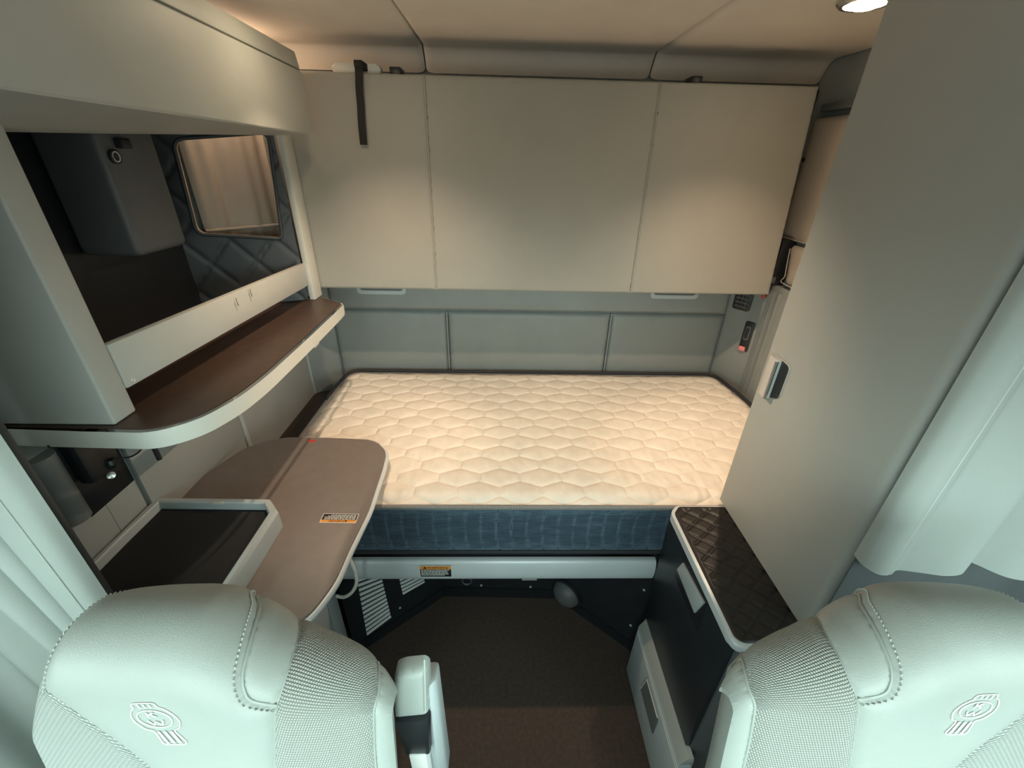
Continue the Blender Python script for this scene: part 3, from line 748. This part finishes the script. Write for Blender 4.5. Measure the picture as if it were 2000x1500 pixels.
tube('edge_band', [(x, y, .905) for x, y in offs(tp, .001)], .0095, alum, tb, closed=True, seg=8)
c = P(665, 1012, z=.921)
sticker('warning_sticker', 'orange and black warning sticker lying upside down on the desk table', (c.x-.003, c.y, .9204), (1, -.02, 0), (0, 1, 0), .106, .036, flip=True)
rmk = empty('red_mark', P(609, 860, z=.9205), 'tiny red mark sticker near the rear edge of the desk table', 'sticker')
c = P(609, 861, z=.9205)
prism('red_patch', [(c.x-.013, c.y-.006), (c.x+.011, c.y-.008), (c.x+.013, c.y+.005), (c.x-.011, c.y+.007)], .9203, .9207, red, rmk, bev=0)
for dx_ in (-.004, .005): prism('dark_dot', [(c.x+dx_+.0028*math.cos(a), c.y+.0028*math.sin(a)) for a in (0, 1, 2, 3, 4, 5)], .9207, .9209, stk_k, rmk, bev=0)
ty = empty('console_tray', (-.8, .76, .92), 'black matted tray with grey rim standing on the desk table', 'tray')
to = [(-.996, .600), (-.623, .600), (-.624, .640), (-.623, .890), (-.668, .938), (-.992, .942), (-.996, .80)]
ti = [(-.978, .618), (-.645, .618), (-.645, .640), (-.645, .882), (-.676, .918), (-.974, .922), (-.978, .80)]
bm = bmesh.new()
def ring(lp, z): return [bm.verts.new((x, y, z)) for x, y in lp]
R = [ring(to, .921), ring(to, .976), ring(offs(to, -.006), .985), ring(offs(ti, .004), .985), ring(ti, .981), ring(ti, .955)]
for a, b in zip(R, R[1:]):
    for i in range(len(a)): bm.faces.new((a[i], a[(i+1) % len(a)], b[(i+1) % len(a)], b[i]))
bm.faces.new(R[0][::-1]); fin('tray_rim', bm, trimg, ty, ang=25)
prism('black_mat', offs(ti, -.001), .950, .958, blackm, ty, bev=0)
c = P(421, 983, z=.985); box('rim_tab', c.x-.018, c.x+.018, .916, .926, .979, .9865, silver, ty, bev=.002)
wc = empty('white_cable', (-.56, .99, .40), 'white cable loop hanging from the desk table in front of the rail', 'cable')
tube('cable', smooth_pts([P(676, 1075, y=.985), P(686, 1098, y=.985), P(695, 1118, y=.985), P(696, 1140, y=.985), P(687, 1157, y=.985), P(672, 1166, y=.988), P(657, 1164, y=.992)], 6), .0064, whitep, wc)

# ================================================================== RIGHT: WARDROBE AND FRIDGE CABINET
wd = empty('wardrobe', (1.0, .82, .875), 'tall grey wardrobe with a recessed silver latch on the right', 'wardrobe')
wo = round_poly([(.742, .602), (1.25, .602), (1.25, 1.058), (.742, 1.058)][::1], [.028, .01, .01, .004], 6)
prism('body', wo, .8750, CZ-.002, cabp2, wd, bev=0)
lt = empty('x', (0, 0, 0), None, None); bpy.data.objects.remove(lt)
ly0, ly1, lz0, lz1 = .954, 1.036, 1.296, 1.424
def ylp(y0, y1, z0, z1, r): return [((y0+y1)/2+u, (z0+z1)/2+v) for u, v in rrect(y1-y0, z1-z0, r)]
plt = prism3('latch_frame', [(.7425, y, z) for y, z in round_poly([(ly0, lz0+.03), (ly1, lz0-.004), (ly1, lz1), (ly0, lz1-.005)], .012)], (-.003, 0, 0), cabp2, wd, bev=.001)
plt['label'] = 'recessed latch surround'
prism3('latch_pocket', [(.7395, y, z) for y, z in round_poly([(ly0+.004, lz0+.025), (.998, lz0+.008), (.998, lz1-.005), (ly0+.004, lz1-.010)], .012)], (-.0012, 0, 0), blackp, plt, bev=0)
lv = hexa('latch_lever', [(.7395, .990, lz0+.008), (.7395, 1.032, lz0+.004), (.730, 1.032, lz0+.004), (.722, .990, lz0+.008),
                          (.7395, .990, lz1-.006), (.7395, 1.032, lz1-.006), (.730, 1.032, lz1-.006), (.722, .990, lz1-.006)], silver, plt, bev=.002)
lv['label'] = 'silver latch lever'
tube('lever_edge', [(.7235, .988, lz0+.010), (.7235, .988, lz1-.008)], .0045, chrome, plt)
fc = empty('fridge_cabinet', (.8, .82, 0), 'black fronted cabinet with grey drawer and quilted rubber top on the right', 'cabinet')
box('body', .584, 1.25, .590, 1.022, .03, .842, darkbox, fc, bev=.003)
dr = box('door', .570, .584, .597, 1.020, .272, .836, blackd, fc, bev=.002)
# flap latch with angular recess
hexa('latch_recess', [(.5705, .720, .690), (.5705, .900, .690), (.568, .900, .690), (.568, .720, .690), (.5705, .720, .815), (.5705, .900, .815), (.568, .900, .815), (.568, .720, .815)], blackp, dr, bev=.001)
q = [P(px, py, x=.566) for px, py in ((1324, 1112), (1335, 1099), (1377, 1177), (1358, 1197))]
prism3('latch_flap', [Vector((.568, v.y, v.z)) for v in q], (-.006, 0, 0), trimg, dr, bev=.001)
tt = prism('top_slab', round_poly([(.556, .570), (1.25, .570), (1.25, 1.030), (.585, 1.030), (.556, 1.000)], [.03, 0, 0, .01, .015], 5), .843, .869, alum, fc, bev=.007, seg=3)
# quilted rubber mat with raised diamonds
def dia(x, y):
    s, t = (x-.57)/.070+(y-.58)/.056, (x-.57)/.070-(y-.58)/.056
    ds, dt = abs(s-round(s)), abs(t-round(t))
    return .0046*(1-math.exp(-(min(ds, dt)/.08)**2))
def edgeh(x, y):
    return 0
mlp = round_poly([(.566, .580), (1.0, .580), (1.0, 1.025), (.592, 1.025), (.566, .995)], [.025, 0, 0, .008, .012], 5)
MLp = [Vector(p) for p in mlp]
def mfn(x, y):
    d = min(x-.566, y-.58, 1.025-y, ((x-.566)+(1.025-y)-.028)/1.414)
    h = dia(x, y) if d > .012 else .0045*min(1, max(0, d)/.006)
    return Vector((x, y, .8695+h))
rub = fin_patch('quilted_rubber_top', cdt_patch(mlp, .0045, mfn), blackr, fc); rub['label'] = 'black diamond embossed rubber top'
# drawer base with grooves and recessed grip
dw = hexa('drawer', [(.532, .545, .012), (.532, .978, .012), (.584, 1.010, .012), (.584, .545, .012), (.540, .560, .290), (.540, .985, .290), (.584, 1.010, .290), (.584, .560, .290)], trimg, fc, bev=.006)
hexa('drawer_lip', [(.540, .560, .290), (.540, .985, .290), (.584, 1.012, .290), (.584, .560, .290), (.566, .565, .318), (.566, .992, .318), (.584, 1.012, .318), (.584, .565, .318)], cabp2, fc, bev=.003)
for z in (.262, .276): tube('groove', [(.5405-(.29-z)*.029, .56, z), (.5405-(.29-z)*.029, .975, z)], .0022, edge, dw)
prism3('grip_recess', [(.5355, y, z) for y, z in round_poly([(.70, .130), (.845, .130), (.825, .235), (.70, .235)], .012)], (-.0012, 0, 0), ductm, dw, bev=0)
tube('grip_edge', [(.5345, .705, .236), (.5345, .822, .236), (.5345, .845, .132)], .0028, edge, dw)

# ================================================================== LAMPS
for i, (x, y) in enumerate(LAMPS):
    la = empty('ceiling_lamp', (x, y, CZ), ('lit round dome lamp on the ceiling beside the wardrobe' if i == 0 else 'lit round dome lamp on the ceiling beside the overhead locker'), 'lamp', 'ceiling dome lamps')
    lathe('bezel', [(.062, -.001), (.062, .008), (.055, .014), (.046, .014), (.044, .006)], (x, y, CZ), (0, 0, -1), chrome, la, 32)
    lathe('lens', [(.045, .006), (.040, .014), (.025, .020), (0, .022)], (x, y, CZ), (0, 0, -1), lens, la, 32)
    for watts, axes, cone, blend in LAMP_BEAMS:
        l = bpy.data.lights.new('ceiling_lamp_light', 'SPOT'); l.energy = watts; l.color = (1, .73, .51)
        l.spot_size = math.radians(cone); l.spot_blend = blend; l.shadow_soft_size = .012
        o = bpy.data.objects.new('ceiling_lamp_light', l); COL.objects.link(o); o.location = (x, y, CZ-.026)
        o.rotation_euler = Vector(axes[i]).to_track_quat('-Z', 'Y').to_euler()

# ================================================================== SEATS
TH = [(-9, 80), (-.03, 80), (.06, 0), (.15, -70), (.2, -88), (9, -88)]
def theta(v):
    for (v0, t0), (v1, t1) in zip(TH, TH[1:]):
        if v <= v1: return math.radians(t0+(t1-t0)*(v-v0)/(v1-v0))
VT = [(-.80, 0, 0)]
while VT[-1][0] < .40:
    v, y, z = VT[-1]; t = theta(v+.001); VT.append((v+.002, y+.002*math.cos(t), z+.002*math.sin(t)))
_i0 = min(range(len(VT)), key=lambda i: abs(VT[i][0])); _, Y0, Z0 = VT[_i0]
def prof(v):
    i = max(0, min(len(VT)-2, int((v+.80)/.002))); a, b = VT[i], VT[i+1]; t = (v-a[0])/.002
    return a[1]+(b[1]-a[1])*t-Y0, a[2]+(b[2]-a[2])*t-Z0
TU = [(-.24, .19), (-.22, .145), (-.21, .122), (-.20, .106), (-.185, .082), (-.17, .058), (-.155, .034), (-.14, .010), (-.125, 0), (0, 0), (.03, .003), (.05, .012), (.08, .032), (.10, .046), (.12, .055), (.144, .063), (.17, .067), (.20, .072), (.22, .080), (.235, .094), (.27, .14)]
def droop(u):
    for (a, ta), (b, tb_) in zip(TU, TU[1:]):
        if u <= b: return ta+(tb_-ta)*(max(u, a)-a)/(b-a)
    return TU[-1][1]
def seatmap(c, mir):
    def S(u, v, h=0.0):
        T = droop(u); v = v+T                                   # the shoulders roll over lower than the head part
        y, z = prof(v); y -= T*math.cos(math.radians(80)); z -= T*math.sin(math.radians(80)); t = theta(v); d = .05*(abs(u)/.25)**2.5-h
        return Vector((c[0]+u*mir, c[1]+y+math.sin(t)*d, c[2]+z-math.cos(t)*d))
    return S
BOT = -.66
VTOP = .175
def tops(us): return [(u, VTOP-droop(u)) for u in us]
stitch = [(.040, VTOP-droop(.04)), (.050, .135), (.057, .109), (.071, .077), (.080, .041), (.085, .010), (.087, -.014), (.091, -.034), (.100, -.050), (.126, -.062)]
inner = [(.126, -.062), (.120, -.107), (.111, -.172), (.104, -.26), (.100, -.40), (.100, BOT)]
gout = [(.095, VTOP-droop(.095)), (.112, .075), (.124, .040), (.130, .008), (.131, -.030), (.126, -.062)]
mout = [(.222, VTOP-droop(.222)), (.224, .060), (.232, 0), (.236, -.050), (.233, -.112), (.228, -.206), (.226, -.36), (.225, BOT)]
sout = [(.250, VTOP-droop(.250)), (.253, .010), (.254, -.065), (.253, -.146), (.252, -.24), (.250, -.36), (.250, BOT)]
ledge = [(-.108, VTOP), (-.126, .125), (-.136, .070), (-.140, .020), (-.143, -.03)]
lseam = [(-.143, -.03), (-.114, -.056), (-.086, -.086), (-.060, -.120), (-.037, -.158), (-.022, -.21), (-.015, -.30), (-.015, BOT)]
lout = [(-.222, VTOP-droop(-.222)), (-.222, -.05), (-.222, -.15), (-.220, -.30), (-.216, BOT)]
def sm(l): return [tuple(p) for p in smooth_pts([(a, b, 0) for a, b in l], 5)]
def two(l): return [(p[0], p[1]) for p in l]
stitch, inner, gout, mout, sout, ledge, lseam, lout = [two(sm(l)) for l in (stitch, inner, gout, mout, sout, ledge, lseam, lout)]
lin = lambda a, b, n: [a+(b-a)*k/n for k in range(n+1)]
top_c = tops(lin(-.108, .040, 8)); top_g = tops(lin(.040, .095, 5)); top_m = tops(lin(.095, .222, 9)); top_s = tops(lin(.222, .250, 3)); top_l = tops(lin(-.222, -.108, 9))
def build_seat(c, mir, label):
    S = seatmap(c, mir); root = empty('driver_seat' if mir > 0 else 'passenger_seat', (c[0], c[1]-.05, 0), label, 'seat')
    root.name = 'cab_seat'
    def puffpatch(name, loop, m, step, puff=.006, w=.02):
        L = [Vector(p) for p in loop]
        # drop doubled points
        LL = [L[0]]
        for p in L[1:]:
            if (p-LL[-1]).length > 1e-4: LL.append(p)
        if (LL[0]-LL[-1]).length < 1e-4: LL.pop()
        def dist(x, y):
            p = Vector((x, y)); best = 9
            for i in range(len(LL)):
                a = LL[i]; ab = LL[(i+1) % len(LL)]-a; t = max(0, min(1, (p-a).dot(ab)/max(ab.length_squared, 1e-12))); best = min(best, (a+ab*t-p).length)
            return best
        def fn(x, y):
            s = min(1, dist(x, y)/w); return S(x, y, puff*math.sqrt(max(0, 1-(1-s)**2)))
        bm = cdt_patch([tuple(p) for p in LL], step, fn)
        bmesh.ops.recalc_face_normals(bm, faces=bm.faces)
        # outward = towards the windscreen / up
        s = sum((f.normal.y-f.normal.z for f in bm.faces))
        if s > 0: bmesh.ops.reverse_faces(bm, faces=bm.faces)
        o = fin_patch(name, bm, m, root); return o
    cen = puffpatch('leather_panel', top_c+stitch+inner+lseam[::-1]+ledge[::-1], leather, .0075, .007, .03)
    cen['label'] = 'pale grey leather centre panel with embroidered emblem'
    gus = puffpatch('leather_gusset', stitch[::-1]+top_g+gout, leather, .0065, .006, .018)
    ms = puffpatch('mesh_bolster', top_m+mout+inner[::-1]+gout[::-1], meshf, .0075, .006, .02)
    ms['label'] = 'woven mesh cloth bolster'
    puffpatch('side_leather', top_s+sout+mout[::-1], leather, .0075, .004, .012)
    lm = puffpatch('ribbed_bolster', top_l+ledge+lseam+lout[::-1], meshr, .0075, .006, .02); lm['label'] = 'ribbed cloth bolster'
    # shell behind the cover
    outl = top_l[:-1]+top_c[:-1]+top_g[:-1]+top_m[:-1]+top_s[:-1]+sout+lout[::-1]
    bm = bmesh.new(); r0 = []; r1 = []; r2 = []; r3 = []
    for u, v in outl:
        p = S(u, v); r0.append(bm.verts.new(p))
        w = max(0, min(1, (v+droop(u)+.05)/.16))                # 0 on the sides, 1 where the cover has rolled over the top
        yb = p.y+.012+max(0, c[1]+.145-.176*max(0, c[2]-p.z)-p.y-.012)*(1-w)
        r1.append(bm.verts.new((c[0]+u*mir*.985, p.y+.2*(yb-p.y), p.z-.014*w)))
        r2.append(bm.verts.new((c[0]+u*mir*.88, p.y+.75*(yb-p.y), p.z-.04*w))); r3.append(bm.verts.new((c[0]+u*mir*.74, yb, p.z-.08*w)))
    for A, B in ((r0, r1), (r1, r2), (r2, r3)):
        for i in range(len(A)): bm.faces.new((A[i], A[(i+1) % len(A)], B[(i+1) % len(A)], B[i]))
    bm.faces.new(r3); fin('back_shell', bm, leather, root, ang=50)
    # seams: pipings and stitches
    def seam(name, pts, r, m, h=.002, parent=root): return tube(name, [S(u, v, h) for u, v in pts], r, m, parent, seg=6)
    seam('piping', stitch, .0026, piping, .001); seam('piping', mout, .0022, piping, .001); seam('seam', inner, .0016, piping, .0)
    seam('seam', lseam, .0016, piping, 0); seam('seam', gout, .0016, piping, 0); seam('piping', ledge, .0026, piping, .001)
    def stitches(pts, off, parent):
        bm = bmesh.new(); V = [Vector(p) for p in pts]; L = 0; nxt = 0
        for i in range(len(V)-1):
            a, b = V[i], V[i+1]; d = (b-a); l = d.length
            if l < 1e-6: continue
            t = d/l; n = Vector((-t.y, t.x))*off
            while nxt < L+l:
                s = a+t*(nxt-L)+n; e = s+t*.0035
                addtube(bm, [S(s.x, s.y, .0045), S((s.x+e.x)/2, (s.y+e.y)/2, .0065), S(e.x, e.y, .0045)], .0009, 5); nxt += .0062
            L += l
        o = fin('stitching', bm, thread, parent); return o
    stitches(stitch, -.006, cen); stitches(ledge, .005, cen)
    # embroidered emblem
    ec = (-.003, -.066)
    def EM(x, y, h=.0079):
        v = ec[1]+y; return S(ec[0]+(x if mir > 0 else -x)-.30*(v-ec[1]), v, h)
    em = None
    ol = [(-.013, .033), (0, .0345), (.012, .034), (.014, .028), (.020, .024), (.026, .013), (.0265, .003), (.021, -.007), (.013, -.012), (.015, -.023), (.0155, -.034), (.002, -.0355), (-.011, -.034), (-.011, -.023), (-.0115, -.012), (-.019, -.008), (-.025, .003), (-.024, .014), (-.018, .023), (-.0145, .026)]
    bm = bmesh.new()
    addtube(bm, [EM(x, y) for x, y in two(smooth_pts([(a, b, 0) for a, b in ol], 3, True))], .0007, 5, True)
    addtube(bm, [EM(.0005+.0190*math.cos(a*math.pi/18), .0085+.0140*math.sin(a*math.pi/18)) for a in range(36)], .0007, 5, True)
    e2 = lambda x, y: EM(x, y, .0082)
    for x in (-.0065, 0, .0065): stroke(bm, (x, .0265), (x, .0325), .0016, e2)
    for x in (-.0055, .0020, .0095): stroke(bm, (x-.001, -.0125), (x, -.0335), .0034, e2)
    for a, b in (((-.004, .0190), (-.004, .0115)), ((-.004, .0145), (.004, .0190)), ((-.001, .0160), (.0045, .0115)),
                 ((-.0085, .0060), (-.005, -.002)), ((-.005, -.002), (0, .0045)), ((0, .0045), (.0045, -.002)), ((.0045, -.002), (.009, .0060))):
        stroke(bm, a, b, .0019, e2)
    em = fin('embroidered_emblem', bm, logom, cen); em['label'] = 'white embroidered oval emblem with letters K W'
    # cushion, base and pedestal (below the frame)
    X, Y = c[0], c[1]
    bm = bmesh.new(); addbox(bm, X-.25, X+.25, Y-.58, Y-.02, .50, .66, .05, 4); fin('cushion', bm, leather, root)
    box('suspension_base', X-.19, X+.19, Y-.50, Y-.04, .10, .50, blackp, root, bev=.02)
    box('floor_plate', X-.22, X+.22, Y-.52, Y-.0, 0, .10, blackp, root, bev=.01)
    return root, S
SL, _ = build_seat((-.40, .285, 1.33), 1, 'grey leather and mesh cab seat with upright armrest, in front of desk tray')
SR, _ = build_seat((.59, .285, 1.33), -1, 'grey leather and mesh cab seat in front of the quilted rubber topped cabinet')
# folded up armrest of the left seat
ar = [P(px, py, y=.36) for px, py in ((768, 1335), (771, 1322), (787, 1316), (826, 1312), (835, 1318), (837, 1340), (838, 1397), (768, 1404))]
lp = [(p.x, p.z) for p in ar]
pad('armrest_cushion', round_poly(lp[::-1], .006, 3), lambda x, z, h: Vector((x, .385-h, z)), .014, leather, SL, step=.006, edge_w=.014, thick=.014)
bm = bmesh.new(); a0, a1, a2, a3 = [P(px, py, y=.385) for px, py in ((836, 1286), (842, 1300), (852, 1420), (856, 1500))]
addhull8(bm, [(-.118, .372, .75), (-.100, .385, .75), (-.100, .43, .75), (-.165, .43, .75), (-.110, .366, 1.125), (-.100, .38, 1.12), (-.100, .415, 1.11), (-.150, .415, 1.11)], .006, 2)
fin('armrest_back', bm, trimg, SL)
hexa('armrest_hinge', [(-.168, .362, .90), (-.122, .362, .90), (-.122, .40, .90), (-.168, .40, .90), (-.172, .352, 1.045), (-.112, .352, 1.05), (-.112, .40, 1.05), (-.172, .40, 1.045)], blackp, SL, bev=.008)
hexa('armrest_stem', [(-.160, .366, .62), (-.128, .366, .62), (-.128, .39, .62), (-.160, .39, .62), (-.160, .358, .915), (-.128, .358, .915), (-.128, .39, .915), (-.160, .39, .915)], stk_w, SL, bev=.004)
tube('stitching', [P(px, py, y=.357) for px, py in ((829, 1288), (830, 1330), (831, 1390))], .0012, thread, SL, seg=5)

# ================================================================== CURTAINS
def sheet(name, fn, nu, nv, m, parent, th=.003):
    bm = bmesh.new(); g = [[bm.verts.new(fn(i/nu, j/nv)) for j in range(nv+1)] for i in range(nu+1)]
    for i in range(nu):
        for j in range(nv): bm.faces.new((g[i][j], g[i+1][j], g[i+1][j+1], g[i][j+1]))
    bmesh.ops.recalc_face_normals(bm, faces=bm.faces)
    bmesh.ops.solidify(bm, geom=bm.faces[:], thickness=th)
    return fin(name, bm, m, parent, ang=70)
cr = empty('privacy_curtain', (1.0, .54, 1.16), 'pale grey privacy curtain hanging beside the tall wardrobe on the right', 'curtain', 'privacy curtains')
RCP = smooth_pts([(a, b, 0) for a, b in ((.743, .594), (.748, .575), (.770, .560), (.80, .564), (.825, .575), (.86, .566), (.90, .552), (.930, .552), (.948, .572), (.945, .592), (.965, .596), (1.0, .580), (1.04, .556), (1.09, .550), (1.15, .565), (1.20, .58), (1.25, .59))], 8)
def rc_fn(u, v):
    q = RCP[min(len(RCP)-1, int(u*(len(RCP)-1)+.5))]; z0 = 1.148+.012*math.sin(u*11+2.2)
    return Vector((q.x, q.y, z0+(CZ-.005-z0)*v))
cl = sheet('curtain_cloth', rc_fn, len(RCP)-1, 16, curtain, cr)
tube('stitched_seam', [rc_fn(.165, j/24)+Vector((0, -.0025, 0)) for j in range(25)], .0013, thread, cr, seg=5)
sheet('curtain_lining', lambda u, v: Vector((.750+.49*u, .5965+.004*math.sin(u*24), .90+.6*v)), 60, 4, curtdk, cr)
c2 = empty('privacy_curtain', (-1.0, .58, .55), 'pale grey gathered privacy curtain on the left beside the console tray', 'curtain', 'privacy curtains')
LCP = [(-.766, .548), (-.775, .530), (-.795, .522), (-.826, .526), (-.833, .555), (-.836, .576), (-.843, .570), (-.850, .535), (-.866, .525), (-.876, .550), (-.880, .576), (-.888, .568), (-.897, .530), (-.915, .515), (-.945, .535), (-.96, .570), (-.985, .550), (-1.015, .52), (-1.05, .535), (-1.075, .50), (-1.06, .44), (-1.09, .38), (-1.075, .31), (-1.10, .24), (-1.09, .18)]
LCP = smooth_pts([(a, b, 0) for a, b in LCP], 7)
def lc_fn(u, v):
    z = .55+(CZ-.56)*v; q = LCP[min(len(LCP)-1, int(u*(len(LCP)-1)+.5))]
    g = max(.7, min(1.45, 1+1.1*(z-1.05)))                   # gathered towards the bottom, fanning out above
    x = -.766+(q.x+.766)*(g if q.x > -.96 else g+(1-g)*min(1, (-.96-q.x)/.1))
    return Vector((max(-1.13, x), q.y, z))
sheet('curtain_cloth', lc_fn, len(LCP)-1, 24, curtain, c2)
tube('stitched_seam', [lc_fn(.07, j/30)+Vector((0, -.004, 0)) for j in range(31)], .0014, thread, c2, seg=5)
c = P(214, 1163, y=.585)
S_(box('trim_4', c.x-.034, c.x+.002, .580, .596, 0, CZ, quiltv, bev=.006))
